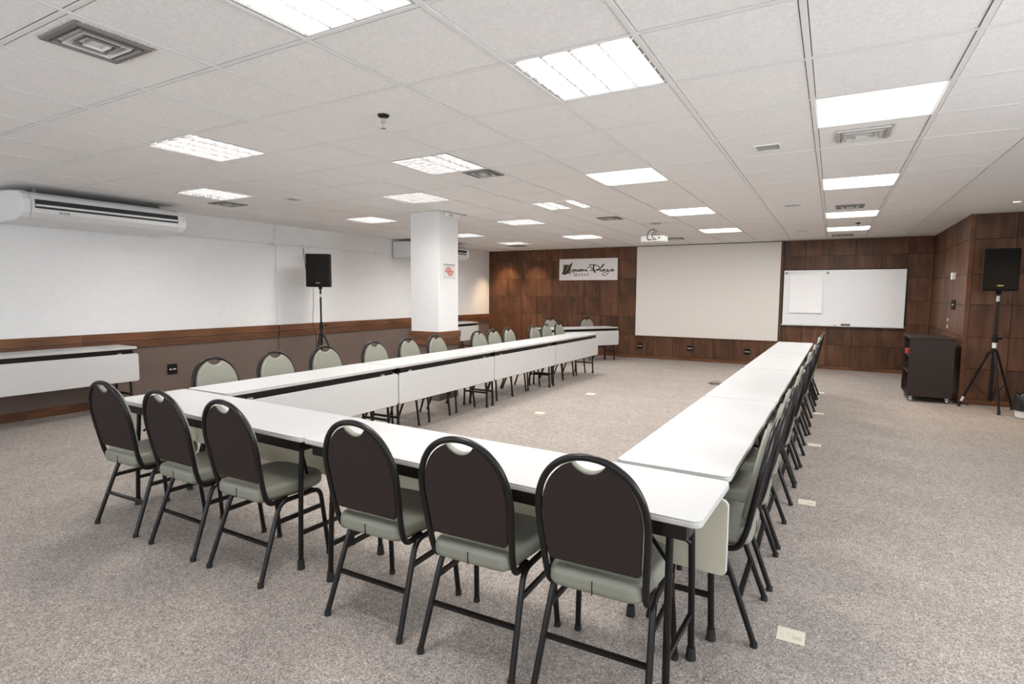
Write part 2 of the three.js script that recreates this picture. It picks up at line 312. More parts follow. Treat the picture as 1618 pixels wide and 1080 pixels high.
// ------------------------------------------------------------------ ceiling lights
function rectLight(parent, w, d, y, k = 1, color = TUBE_COLOR) {
  const l = new THREE.RectAreaLight(color, PANEL_LIGHT * k, w, d);
  l.rotation.x = -PI / 2; l.position.set(0, y, 0); l.name = 'lamp_light'; parent.add(l); return l;
}
const S = 0.598;                  // opening of a fitting
const housingGeo = [box(0.006, 0.10, S, -S / 2 + 0.003, 0.055, 0), box(0.006, 0.10, S, S / 2 - 0.003, 0.055, 0), box(S, 0.10, 0.006, 0, 0.055, -S / 2 + 0.003), box(S, 0.10, 0.006, 0, 0.055, S / 2 - 0.003), box(S, 0.006, S, 0, 0.106, 0)];
function wedge(len, along, hw) {      // louvre blade: V section, wide at the top, thin at the lower edge
  const s = new THREE.Shape(); s.moveTo(-hw, 0.030); s.lineTo(-0.0012, 0.002); s.lineTo(0.0012, 0.002); s.lineTo(hw, 0.030); s.closePath();
  const g = new THREE.ExtrudeGeometry(s, { depth: len, bevelEnabled: false }).translate(0, 0, -len / 2);
  if (along === 'x') g.rotateY(PI / 2); return boxUV(g);
}
const bladeZ = wedge(S - 0.014, 'z', 0.015), bladeX = wedge(S - 0.014, 'x', 0.011);
const tubeGeo = cyl(0.013, 0.013, S - 0.03, 0, 0, 0, 12).rotateX(PI / 2);
function louvreLight(i, j, label, cover) {
  const t = thing('louvred_ceiling_light', label, 'ceiling light', [gx(i + 0.5), CEIL, gz(j - 0.5)], 0, 'square ceiling lights');
  mesh('housing', housingGeo, M.acWhite, t);
  for (let k = 0; k < 4; k++) { const m = mesh('fluorescent_tube', tubeGeo, M.glow, t); m.position.set(-0.222 + 0.148 * k, 0.052, 0); }
  for (let k = 0; k < 5; k++) { const m = mesh('louvre_blade', bladeZ, M.blade, t); m.position.x = -0.284 + 0.142 * k; }
  for (let k = 0; k < 7; k++) { const m = mesh('louvre_blade', bladeX, M.blade, t); m.position.z = -0.27 + 0.09 * k; }
  if (cover) mesh('cover_plate', box(0.165, 0.006, S, 0.11, 0.0, 0), M.rail, t);
  rectLight(t, S - 0.02, S - 0.02, 0.034, j <= -6 ? 1.75 : (j <= -4 ? 1.35 : 1.3));
  return t;
}
function plainLight(i, j, label) {
  const t = thing('diffuser_ceiling_light', label, 'ceiling light', [gx(i + 0.5), CEIL, gz(j - 0.5)], 0, 'square ceiling lights');
  mesh('housing', housingGeo, M.acWhite, t);
  mesh('diffuser', box(S - 0.03, 0.004, S - 0.014, 0, 0.012, 0), M.glow, t);
  rectLight(t, S - 0.05, S - 0.04, 0.008, j <= -6 ? 1.1 : 0.66);
  return t;
}
const louvreLabels = ['large louvred ceiling light cut by the top edge of the picture', 'bright louvred ceiling light right of the near sprinkler', 'louvred ceiling light above left wall, before the air conditioner', 'louvred ceiling light beside the far end of the near air conditioner', 'louvred ceiling light just beside the small square vent in mid ceiling', 'louvred ceiling light directly before the white pillar top', 'ceiling light split in two by a white cover strip', 'louvred ceiling light just right of the pillar top', 'louvred ceiling light at left of the pillar, over the loudspeaker', 'louvred ceiling light half hidden behind the pillar', 'farthest louvred ceiling light, near the two warm downlights'];
LOUVRE.forEach(([i, j], k) => louvreLight(i, j, louvreLabels[k], k === 6));
const plainLabels = ['largest plain diffuser ceiling light, upper right, beside a vent', 'plain ceiling light in mid ceiling, nearest of the middle column', 'second plain ceiling light of the right-hand column', 'third plain ceiling light of the right-hand column', 'farthest plain ceiling light of the right-hand column, before the whiteboard', 'plain ceiling light right of the projector mount', 'farthest plain ceiling light of the middle column, before the screen', 'plain ceiling light above the hotel sign'];
PLAIN.forEach(([i, j], k) => plainLight(i, j, plainLabels[k]));


function downlight(x, z, label, power, angle = 0.75) {
  const t = thing('recessed_downlight', label, 'downlight', [x, CEIL, z], 0, 'small warm downlights');
  mesh('trim_ring', new THREE.TorusGeometry(0.05, 0.008, 8, 24).rotateX(PI / 2).translate(0, 0, 0), M.alu, t);
  mesh('bulb', cyl(0.044, 0.044, 0.006, 0, 0.0, 0, 20), M.glowWarm, t);
  const s = new THREE.SpotLight(WARM, power, 0, angle, 0.7, 2); s.position.set(0, -0.012, 0); s.target.position.set(0, -2, 0); s.castShadow = true; s.shadow.radius = 2; t.add(s, s.target);
}
downlight(1.78, -8.55, 'small warm downlight in the plaster border over the right loudspeaker', 4.5);
downlight(-7.30, -12.33, 'small warm downlight in the far left ceiling corner', 9);
downlight(-6.46, -12.33, 'small warm downlight over the concealed wooden door', 6);

// ------------------------------------------------------------------ vents, grilles, sprinklers
function ring(o, i, y0, y1) {     // sloping square ring, outer half size o at y0, inner half size i at y1, 2 mm thick
  const s = [];
  for (let k = 0; k < 4; k++) {
    const q = (h, y) => { const c = [[-h, -h], [h, -h], [h, h], [-h, h]]; return [V(c[k][0], y, c[k][1]), V(c[(k + 1) % 4][0], y, c[(k + 1) % 4][1])]; };
    const [a, b] = q(o, y0), [d, c] = q(i, y1), [e, f] = q(o, y0 + 0.002), [h, g] = q(i, y1 + 0.002);
    for (const [p, r, w] of [[a, b, c], [a, c, d], [e, g, f], [e, h, g], [a, f, b], [a, e, f], [d, c, g], [d, g, h]]) s.push(p, r, w);
  }
  const g = new THREE.BufferGeometry().setFromPoints(s); g.computeVertexNormals(); return boxUV(g);
}
function vent(x, z, half, label, mat = M.alu) {
  const t = thing('air_vent', label, 'air vent', [x, CEIL, z], 0, 'square ceiling vents');
  mesh('duct', [box(2 * half - 0.03, 0.004, 2 * half - 0.03, 0, 0.012, 0)], M.plenum, t);
  mesh('frame', [box(2 * half, 0.010, 0.022, 0, -0.003, half - 0.011), box(2 * half, 0.010, 0.022, 0, -0.003, -half + 0.011), box(0.022, 0.010, 2 * half - 0.044, half - 0.011, -0.003, 0), box(0.022, 0.010, 2 * half - 0.044, -half + 0.011, -0.003, 0)], mat, t);
  const n = half > 0.12 ? 4 : 3;
  for (let k = 0; k < n; k++) { const o = (half - 0.03) * (1 - k / (n + 0.4)); mesh('louvre_ring', ring(o, o - (half - 0.03) / (n + 0.4) * 0.42, -0.014, 0.008), k % 2 ? M.ventBlade : mat, t); }
  return t;
}
const ventDark = std(lin(0.24, 0.225, 0.21), 0.45, { metalness: 0.4 });
vent(-2.855, -1.345, 0.152, 'large dusty square air vent in the upper left ceiling', ventDark);
vent(0.125, -4.56, 0.152, 'dusty square air vent beside the large right-hand light', M.alu);
vent(-2.80, -4.41, 0.14, 'square air vent touching the mid-ceiling louvred light', ventDark);
vent(-2.83, -7.83, 0.15, 'square air vent in mid ceiling left of the projector', ventDark);
vent(-6.55, -4.45, 0.16, 'square air vent beside the light over the left wall', ventDark);
vent(0.13, -8.12, 0.15, 'narrow-looking air vent between two right-hand column lights', ventDark);
vent(0.10, -11.9, 0.17, 'farthest right air vent close to the panelled end wall', ventDark);
vent(-2.72, -11.2, 0.16, 'dark air vent seen just right of the projector', ventDark);
vent(-6.34, -11.45, 0.16, 'dark air vent beside the farthest louvred light', ventDark);
function grille(x, z, label) {
  const t = thing('ceiling_grille', label, 'ceiling grille', [x, CEIL, z], 0, 'small slotted ceiling grilles');
  mesh('frame', [box(0.18, 0.008, 0.014, 0, -0.002, 0.085), box(0.18, 0.008, 0.014, 0, -0.002, -0.085), box(0.014, 0.008, 0.156, 0.083, -0.002, 0), box(0.014, 0.008, 0.156, -0.083, -0.002, 0)], M.rail, t);
  mesh('mesh_plate', box(0.154, 0.004, 0.158, 0, 0.004, 0), ventDark, t);
  for (let k = 0; k < 6; k++) mesh('slat', box(0.154, 0.006, 0.004, 0, -0.001, -0.062 + 0.025 * k), M.alu, t);
}
grille(-0.465, -4.63, 'small slotted ceiling grille left of the right-hand vent');
grille(-0.48, -7.70, 'small slotted ceiling grille, second along the right-hand column');
grille(-0.50, -10.82, 'farthest small slotted ceiling grille, above the screen edge');
grille(-5.53, -4.57, 'small slotted ceiling grille left of the pillar light');
function sprinkler(x, z, label) {
  const t = thing('fire_sprinkler', label, 'sprinkler', [x, CEIL, z], 0, 'ceiling sprinklers');
  mesh('escutcheon', cyl(0.036, 0.030, 0.010, 0, -0.006, 0, 20), M.blackMatt, t);
  mesh('body', cyl(0.013, 0.018, 0.035, 0, -0.026, 0, 14), M.chrome, t);
  mesh('frame_arm', [bar(V(0.014, -0.04, 0), V(0.005, -0.075, 0), 0.003, 6), bar(V(-0.014, -0.04, 0), V(-0.005, -0.075, 0), 0.003, 6)], M.alu, t);
  mesh('glass_bulb', cyl(0.004, 0.004, 0.03, 0, -0.058, 0, 8), M.alu, t);
  mesh('deflector', cyl(0.017, 0.017, 0.003, 0, -0.078, 0, 16), M.chrome, t);
}
sprinkler(-2.44, -2.707, 'small metal fire sprinkler in the near ceiling');
sprinkler(0.28, -10.0, 'tiny distant fire sprinkler over the whiteboard end');

// ------------------------------------------------------------------ folding training tables
const DEPTH = 0.475;
function makeTable(L, inset, label, group) {
  const t = thing('folding_table', label, 'table', [0, 0, 0], 0, group), D = DEPTH;
  mesh('tabletop', slab(roundRect(L - 0.006, D - 0.002, 0.03), 0.005, 0.001, 1).translate(0, 0.725, 0), M.laminate, t);
  mesh('edge_band', slab(roundRect(L - 0.004, D, 0.031), 0.021, 0.005, 2).translate(0, 0.7045, 0), M.laminateEdge || (M.laminateEdge = std(lin(0.50, 0.475, 0.45), 0.45)), t);
  const fr = mesh('steel_frame', [rbox(L - 0.10, 0.056, 0.028, 0.006, 0, 0.676, D / 2 - 0.034, 1), rbox(L - 0.10, 0.056, 0.028, 0.006, 0, 0.676, -D / 2 + 0.034, 1), rbox(0.028, 0.056, D - 0.08, 0.006, L / 2 - 0.062, 0.676, 0, 1), rbox(0.028, 0.056, D - 0.08, 0.006, -L / 2 + 0.062, 0.676, 0, 1), box(0.16, 0.012, D - 0.1, L / 2 - 0.16, 0.697, 0), box(0.16, 0.012, D - 0.1, -L / 2 + 0.16, 0.697, 0)], M.black, t);
  for (const sx of [-1, 1]) {
    for (const sz of [-1, 1]) {
      const x = sx * (L / 2 - inset), z = sz * (D / 2 - 0.075);
      const leg = mesh('leg', tube(fillet([V(x - sx * 0.005, 0.665, z - sz * 0.02), V(x, 0.36, z), V(x + sx * 0.004, 0.03, z + sz * 0.012)], 0.12), 0.0135, 12, 10), M.black, t);
      mesh('foot_cap', cyl(0.0165, 0.021, 0.05, x + sx * 0.004, 0.0255, z + sz * 0.012, 14), M.rubber, leg);
    }
    const x = sx * (L / 2 - inset);
    mesh('leg_crossbar', beam(V(x, 0.19, -D / 2 + 0.075), V(x, 0.19, D / 2 - 0.075), 0.014, 0.022), M.black, t);
    mesh('folding_brace', tube(fillet([V(x, 0.50, 0.12), V(x - sx * 0.12, 0.60, 0.06), V(x - sx * 0.30, 0.672, 0.0)], 0.05), 0.008, 10, 8), M.black, t);
    mesh('folding_brace', tube(fillet([V(x, 0.50, -0.12), V(x - sx * 0.12, 0.60, -0.06), V(x - sx * 0.30, 0.672, 0.0)], 0.05), 0.008, 10, 8), M.black, t);
    mesh('panel_hinge', box(0.05, 0.03, 0.012, sx * (L / 2 - 0.2), 0.655, -D / 2 + 0.022), M.chrome, t);
  }
  const ps = roundRect(L - 0.008, 0.31, 0.028);
  const pg = new THREE.ExtrudeGeometry(ps, { depth: 0.009, bevelEnabled: true, bevelThickness: 0.002, bevelSize: 0.002, bevelOffset: -0.002, bevelSegments: 1, curveSegments: 6 });
  const pan = mesh('modesty_panel', boxUV(pg.translate(0, 0.50, -D / 2 - 0.004)), M.panelWhite, t);
  const bs = roundRect(L - 0.016, 0.302, 0.026);
  mesh('panel_backing', boxUV(new THREE.ExtrudeGeometry(bs, { depth: 0.002, bevelEnabled: false, curveSegments: 6 }).translate(0, 0.50, -D / 2 + 0.0072)), M.panelBack, pan);
  return t;
}
const tF = makeTable(1.935, 0.12, 'white folding table, left one of the near cross row', 'tables of the near cross row');
const place = (o, x, z, turn) => { o.position.set(x, 0, z); o.rotation.y = turn; return o; };
const tiltF = -0.040;
place(tF, -3.215, -2.16, tiltF);
dup(tF, [-1.285, 0, -2.083], tiltF, 'white folding table, right one of the near cross row', 'tables of the near cross row');
const tL = makeTable(1.825, 0.07, 'white folding table of the left row, nearest the cross row', 'tables of the left row');
const ord = ['first', 'second', 'third', 'last'];
const PIH = PI / 2;
[-3.365, -5.195, -7.025, -8.86].forEach((z, k) => { const x = -3.95; if (!k) place(tL, x, z, -PIH); else dup(tL, [x, 0, z], -PIH, k < 3 ? `white folding table of the left row, ${ord[k]} from the cross row` : 'white folding table at the far end of the left row', 'tables of the left row'); });
[-3.245, -5.075, -6.905, -8.735].forEach((z, k) => dup(tL, [-0.545 + 0.024 * k, 0, z], PIH - 0.013, ['white folding table of the right row, nearest the cross row', 'white folding table of the right row, second from the cross row', 'white folding table of the right row, third from the cross row', 'white folding table at the far end of the right row'][k], 'tables of the right row'));
const tW = dup(tL, [-7.545, 0, -2.80], -PIH, 'white table with hanging front panel against the left wall', 'tables against the left wall'); tW.scale.y = 1.075;
const tW2 = dup(tL, [-7.545, 0, -10.39], -PIH, 'white table mostly hidden behind the pillar, against left wall', 'tables against the left wall'); tW2.scale.y = 1.06;
dup(tL, [-4.75, 0, -11.295], -2.153, 'white table standing askew before the wood wall, under the hotel sign', 'head table');

// ------------------------------------------------------------------ banquet chairs
const BP = V(0, 0.45, 0.163), BT = Math.atan2(0.09, 0.475);      // foot and tilt of the plane of the backrest
const onBack = (x, t, d = 0) => V(x, BP.y + t * Math.cos(BT) + d * Math.sin(-BT), BP.z + t * Math.sin(BT) + d * Math.cos(BT));   // d: towards the rear
const TA = 0.235, RY = 0.236;
function backOutline(inset, bottom, notch) {
  const p = [], hw = 0.197 - inset, ta = TA, ry = RY - inset, low = 0.184 - inset, sq = a => [Math.sign(Math.cos(a)) * Math.abs(Math.cos(a)) ** 0.92, Math.sin(a) ** 0.92];
  const bl = low + (hw - low) * (bottom / ta);
  p.push([-bl + 0.02, bottom]); for (let k = 0; k <= 3; k++) { const a = k / 3 * PI / 2; p.push([bl - 0.02 + 0.02 * Math.sin(a), bottom + 0.02 - 0.02 * Math.cos(a)]); }
  p.push([hw, ta]);
  const xn = 0.060, an = Math.acos((xn / hw) ** (1 / 0.92));
  for (let k = 1; k <= 10; k++) { const a = an * k / 10, q = sq(a); p.push([hw * q[0], ta + ry * q[1]]); }
  const yn = ta + ry * sq(an)[1];
  for (let k = 1; k <= 11; k++) { const s = 1 - k / 6; p.push([xn * s, yn - notch * (1 - s * s) ** 0.8]); }
  for (let k = 10; k >= 1; k--) { const a = an * k / 10, q = sq(a); p.push([-hw * q[0], ta + ry * q[1]]); }
  p.push([-hw, ta]); for (let k = 0; k <= 3; k++) { const a = k / 3 * PI / 2; p.push([-bl + 0.02 - 0.02 * Math.cos(a), bottom + 0.02 - 0.02 * Math.sin(a)]); }
  return new THREE.Shape(p.map(q => new THREE.Vector2(q[0], q[1])));
}
function toBack(g, d) { g.translate(0, 0, d); g.rotateX(BT); g.translate(BP.x, BP.y, BP.z); return boxUV(g); }
function makeChair(label, group) {
  const t = thing('banquet_chair', label, 'chair', [0, 0, 0], 0, group);
  const ss = new THREE.Shape();                                   // seat plan (x, -z)
  ss.moveTo(-0.12, -0.185); ss.lineTo(0.12, -0.185); ss.quadraticCurveTo(0.172, -0.185, 0.178, -0.13); ss.lineTo(0.205, 0.12); ss.quadraticCurveTo(0.208, 0.225, 0.11, 0.235); ss.quadraticCurveTo(0, 0.245, -0.11, 0.235); ss.quadraticCurveTo(-0.208, 0.225, -0.205, 0.12); ss.lineTo(-0.178, -0.13); ss.quadraticCurveTo(-0.172, -0.185, -0.12, -0.185);
  const seat = mesh('seat', slab(ss, 0.072, 0.026, 5, 8).translate(0, 0.402, 0), M.vinyl, t);
  mesh('seam', box(0.003, 0.05, 0.003, 0.0, 0.432, 0.1855), M.blackMatt, seat);
  const sb = ss.clone(); mesh('seat_board', slab(sb, 0.014, 0, 1, 6).scale(0.86, 1, 0.80).translate(0, 0.391, 0), M.board, t);
  const pad = mesh('backrest', toBack(new THREE.ExtrudeGeometry(backOutline(0.018, 0.055, 0.030), { depth: 0.010, bevelEnabled: true, bevelThickness: 0.013, bevelSize: 0.012, bevelOffset: -0.012, bevelSegments: 4, curveSegments: 4 }), -0.022), M.vinyl, t);
  mesh('back_cover', toBack(new THREE.ExtrudeGeometry(backOutline(0.0165, 0.0545, 0.036), { depth: 0.004, bevelEnabled: true, bevelThickness: 0.002, bevelSize: 0.003, bevelOffset: -0.003, bevelSegments: 1, curveSegments: 4 }), -0.001), M.backCover, pad);
  const arch = [];
  const side = s => [V(s * 0.172, 0.386, 0.02), V(s * 0.178, 0.383, 0.135), onBack(s * 0.184, 0.02), onBack(s * 0.197, TA)];
  const left = fillet(side(-1), 0.045, 6), right = fillet(side(1), 0.045, 6).reverse();
  for (let k = 1; k < 16; k++) { const a = PI - PI * k / 16; arch.push(onBack(0.197 * Math.sign(Math.cos(a)) * Math.abs(Math.cos(a)) ** 0.92, TA + RY * Math.sin(a) ** 0.92)); }
  mesh('back_frame', tube([...left, ...arch, ...right], 0.0128, 96, 10), M.black, t);
  for (const s of [-1, 1]) {
    const rear = mesh('leg', tube(fillet([V(s * 0.188, 0.382, -0.03), V(s * 0.188, 0.382, 0.075), V(s * 0.208, 0.012, 0.215)], 0.05, 6), 0.0125, 26, 10), M.black, t);
    mesh('foot_cap', cyl(0.0145, 0.0155, 0.022, s * 0.2075, 0.011, 0.2145, 12), M.rubber, rear);
    const front = mesh('leg', tube(fillet([V(s * 0.188, 0.382, -0.03), V(s * 0.188, 0.382, -0.185), V(s * 0.207, 0.012, -0.222)], 0.05, 6), 0.0125, 26, 10), M.black, t);
    mesh('foot_cap', cyl(0.0145, 0.0155, 0.022, s * 0.207, 0.011, -0.222, 12), M.rubber, front);
    mesh('side_bar', beam(V(s * 0.193, 0.285, 0.108), V(s * 0.193, 0.285, -0.192), 0.012, 0.022), M.black, t);
  }
  mesh('rear_stretcher', beam(V(-0.199, 0.185, 0.148), V(0.199, 0.185, 0.148), 0.022, 0.012), M.black, t);
  mesh('seat_rail', [beam(V(-0.188, 0.381, 0.03), V(0.188, 0.381, 0.03), 0.02, 0.012), beam(V(-0.188, 0.381, -0.15), V(0.188, 0.381, -0.15), 0.02, 0.012)], M.black, t);
  return t;
}
const chairF = makeChair('chair seen from behind, leftmost of the six at the near tables', 'near row of chairs seen from behind');
const frontLabels = ['', 'chair seen from behind, second from left at the near tables', 'chair seen from behind, third from left at the near tables', 'chair seen from behind, fourth from left, beside the gap', 'chair seen from behind, fifth from left at the near tables', 'chair seen from behind, rightmost at the near table corner'];
[[-3.745, 0.03], [-3.148, -0.01], [-2.594, 0.0], [-1.714, 0.01], [-1.185, 0.03], [-0.685, 0.02]].forEach(([x, a], k) => { if (!k) { place(chairF, x, -1.935, a); } else dup(chairF, [x, 0, -1.935 + (k === 5 ? -0.03 : 0)], a, frontLabels[k]); });
const NTH = ['first', 'second', 'third', 'fourth', 'fifth', 'sixth', 'seventh', 'eighth', 'ninth', 'tenth', 'eleventh', 'twelfth'];
const chairS = makeChair('grey-green padded chair behind the left tables, first from the near end', 'chairs behind the left tables');
[2.79, 3.36, 3.955, 4.62, 5.21, 5.78, 6.70, 7.155, 7.62, 8.42, 8.95, 9.45].forEach((z, k) => {
  const x = -4.13 + 0.02 * Math.sin(k * 2.3), a = -PIH + 0.035 * Math.sin(k * 1.7 + 0.5);
  if (!k) place(chairS, x, -z, a); else dup(chairS, [x, 0, -z], a, `grey-green padded chair behind the left tables, ${k === 11 ? 'farthest from' : NTH[k] + ' from'} the near end`);
});
[2.64, 3.16, 3.69, 4.475, 4.985, 5.48, 6.29, 6.77, 7.30, 8.125, 8.61, 9.11].forEach((z, k) => dup(chairS, [-0.432 + 0.0085 * k + 0.008 * Math.sin(k * 2.9), 0, -z], PIH + 0.015 * Math.sin(k * 2.1), `padded chair seen edge-on along the right tables, ${k === 11 ? 'farthest from' : NTH[k] + ' from'} the near end`, 'chairs along the right tables'));
dup(chairS, [-4.84 + 0.06 + 0.17, 0, -11.89 + 0.11], -2.153, 'padded chair behind the askew head table, nearer the screen', 'chairs at the head table');
dup(chairS, [-5.36 + 0.20, 0, -11.17 + 0.13], -2.153, 'padded chair behind the askew head table, nearer the wood door', 'chairs at the head table');

// ------------------------------------------------------------------ things on the end wall
const scr = thing('projection_screen', 'large blank off-white projection board on the end wall', 'screen', [-2.42, 0.52, ZF]);
mesh('screen_surface', rbox(2.96, 2.0, 0.014, 0.002, 0, 0.995, 0.018, 1), M.screen, scr);
mesh('lower_trim', rbox(2.98, 0.014, 0.02, 0.002, 0, -0.012, 0.021, 1), M.trim, scr);

const signTex = canvasTex(1024, 374, (c, w, h) => {
  c.fillStyle = '#e9e4e3'; c.fillRect(0, 0, w, h);
  c.setTransform(1024 / 1245, 0, 0, 374 / 460, -190 * 1024 / 1245, -115 * 374 / 460);
  c.fillStyle = '#6d6746'; c.fillRect(272, 236, 172, 200);
  c.strokeStyle = '#1b140f'; c.lineCap = 'round'; c.lineJoin = 'round';
  const st = (lw, d) => { c.lineWidth = lw * 1.4; c.beginPath(); for (const q of d.split(/(?=[MLC])/)) { const n = q.slice(1).trim().split(/[ ,]+/).map(Number); if (q[0] === 'M') c.moveTo(n[0], n[1]); else if (q[0] === 'L') c.lineTo(n[0], n[1]); else c.bezierCurveTo(...n); } c.stroke(); };
  st(22, 'M260 440 C290 390 320 320 346 258'); st(26, 'M340 275 C318 340 278 425 312 442 C352 446 420 330 462 216'); st(12, 'M256 442 C268 438 276 428 284 418');
  c.lineWidth = 20; c.beginPath(); c.ellipse(499, 372, 25, 27, 0.2, 0, 2 * PI); c.stroke();
  st(13, 'M518 362 C545 362 556 346 562 343 C548 384 556 394 588 376 C598 362 606 348 612 343 C602 384 608 392 634 376 C646 356 652 346 660 344 L648 388 M654 372 C668 348 688 340 687 350 L677 388 M684 370 C700 346 724 340 722 352 C712 386 722 390 744 376 C762 356 774 346 784 344 C772 384 784 392 812 376 M812 314 L830 302');
  st(22, 'M946 262 C930 320 936 372 976 408'); st(12, 'M866 366 C960 388 1058 350 1062 306 C1058 262 900 232 856 250 C866 296 912 346 960 362');
  st(13, 'M1014 376 C1080 350 1146 276 1160 240 C1118 266 1060 360 1080 386 C1092 390 1108 380 1124 368 M1164 352 C1132 348 1112 388 1134 394 C1154 390 1170 362 1174 354 C1164 384 1168 392 1194 378');
  st(10, 'M1206 364 C1226 344 1250 350 1244 362 C1236 378 1222 384 1226 386 C1262 380 1264 392 1250 420 C1222 488 1132 490 1126 456 C1126 428 1200 414 1290 374'); st(13, 'M1338 350 C1306 346 1290 388 1310 394 C1330 390 1346 362 1350 352 C1336 384 1344 394 1370 376');
  c.fillStyle = '#4a4540'; c.font = 'bold 84px serif'; 'Hotel'.split('').forEach((q, k) => c.fillText(q, [516, 604, 676, 726, 796][k], 490));
});
const sign = thing('wall_sign', 'white hotel name sign with black script on the wood wall', 'sign', [-5.09, 1.775, ZF + 0.006]);
mesh('sign_board', rbox(1.475, 0.51, 0.02, 0.003, 0, 0.255, 0.010, 1), M.plastic, sign);
mesh('printed_face', new THREE.PlaneGeometry(1.465, 0.50).translate(0, 0.255, 0.0212), std(0xffffff, 0.5, { map: signTex }), sign);

const wb = thing('whiteboard', 'wide white marker board with dark frame on the end wall', 'whiteboard', [0.145, 0.855, ZF - 0.034]);
mesh('writing_surface', box(2.04, 1.08, 0.012, 0, 0.545, 0.014), M.whiteboard, wb);
const wbFrame = mesh('frame', [rbox(2.075, 0.018, 0.026, 0.003, 0, 1.094, 0.015, 1), rbox(0.018, 1.09, 0.026, 0.003, -1.029, 0.545, 0.015, 1), rbox(0.018, 1.09, 0.026, 0.003, 1.029, 0.545, 0.015, 1)], M.cabinet, wb);
mesh('pen_tray', [rbox(2.07, 0.012, 0.075, 0.003, 0, -0.004, 0.04, 1), rbox(2.07, 0.02, 0.006, 0.002, 0, 0.002, 0.076, 1)], M.alu, wb);
const er = thing('board_eraser', 'grey felt eraser on the whiteboard tray', 'eraser', [0.235, 0.858, ZF + 0.006]);
mesh('felt', rbox(0.16, 0.022, 0.048, 0.006, 0, 0.0115, 0), M.blackMatt, er);
mesh('grip', rbox(0.155, 0.026, 0.044, 0.012, 0, 0.034, 0, 3), ventDark, er);
[[-0.02 + 0.04, 'black', 'black marker pen next to the eraser on the tray'], [-0.30, 'alu', 'grey marker pen in the middle left of the tray'], [-0.58, 'alu', 'grey marker pen at the left end of the tray']].forEach(([x, m, label]) => {
  const p = thing('marker_pen', label, 'marker', [x, 0.858, ZF + 0.004], 0, 'pens on the whiteboard tray');
  mesh('barrel', cyl(0.007, 0.007, 0.075, -0.018, 0.008, 0, 12).rotateZ(0), M.plastic, p).geometry.translate(0.018, -0.008, 0).rotateZ(PIH).translate(-0.018, 0.0085, 0);
  mesh('cap', cyl(0.008, 0.008, 0.045, 0, 0, 0, 12).rotateZ(PIH).translate(0.042, 0.0085, 0), m === 'black' ? M.blackMatt : M.alu, p);
});
const fc = thing('flipchart_clip', 'grey metal flipchart clip bar at the whiteboard top left', 'clip', [-0.465, 1.885, ZF - 0.012]);
mesh('bar', rbox(0.77, 0.03, 0.016, 0.005, 0, 0, 0.008, 2), M.alu, fc);
for (const s of [-1, 1]) mesh('end_fitting', rbox(0.04, 0.036, 0.02, 0.004, s * 0.36, 0, 0.012, 1), ventDark, fc);
{ // hanging sheet, slightly curled
  const g = new THREE.PlaneGeometry(0.58, 0.78, 10, 14), p = g.attributes.position;
  for (let i = 0; i < p.count; i++) { const v = (0.39 - p.getY(i)) / 0.78, u = p.getX(i) / 0.29; p.setZ(i, 0.004 + 0.022 * v * v + 0.006 * v * u * u); }
  g.computeVertexNormals(); const b = g.clone().translate(0, 0, -0.0012);
  const s = mesh('flipchart_sheet', [g, b], std(lin(0.96, 0.96, 0.965), 0.9, { side: THREE.DoubleSide }), scene); s.position.set(-0.47, 1.49, ZF - 0.010); tag(s, 'blank white paper sheet hanging on the whiteboard', 'paper');
}
function outlet(x, y, z, axis, label, w = 0.115, h = 0.115) {
  const t = thing('power_outlet', label, 'outlet', [x, y, z], axis === 'x' ? 0 : (axis === 'L' ? PIH : -PIH), 'black wall sockets');
  mesh('cover_plate', rbox(w, h, 0.012, 0.004, 0, 0, 0.006, 2), M.blackMatt, t);
  for (const s of [-1, 1]) mesh('socket', rbox(0.034, 0.016, 0.004, 0.0015, s * 0.026, 0.0, 0.0135, 1), M.plastic, t);
}
outlet(-3.79, 0.275, ZF + 0.007, 'x', 'black socket below the left end of the screen');
outlet(-2.67, 0.275, ZF + 0.007, 'x', 'black socket below the middle of the screen');
outlet(-1.50, 0.265, ZF + 0.007, 'x', 'black socket below the right end of the screen');
outlet(XL + 0.0, 0.39, -4.41, 'L', 'black double socket on the taupe wall near the first left chair', 0.13, 0.14);
outlet(1.55, 1.324, -10.42, 'R', 'black switch plate on the wood corner above the cabinet', 0.29, 0.14);
const ws = thing('wall_box', 'small white box mounted high on the wood corner', 'wall box', [1.549, 1.74, -10.43], -PIH);
mesh('housing', rbox(0.10, 0.10, 0.05, 0.008, 0, 0, 0.025, 3), M.plastic, ws);
for (const [y, k] of [[1.09, 0], [0.985, 1]]) { const o = thing('cable_clip', k ? 'lower small white clip on the wood corner' : 'upper small white clip on the wood corner', 'clip', [1.549, y, -10.78], -PIH, 'clips on the wood corner'); mesh('clip_body', rbox(0.02, 0.05, 0.012, 0.003, 0, 0, 0.006, 2), M.plastic, o); }

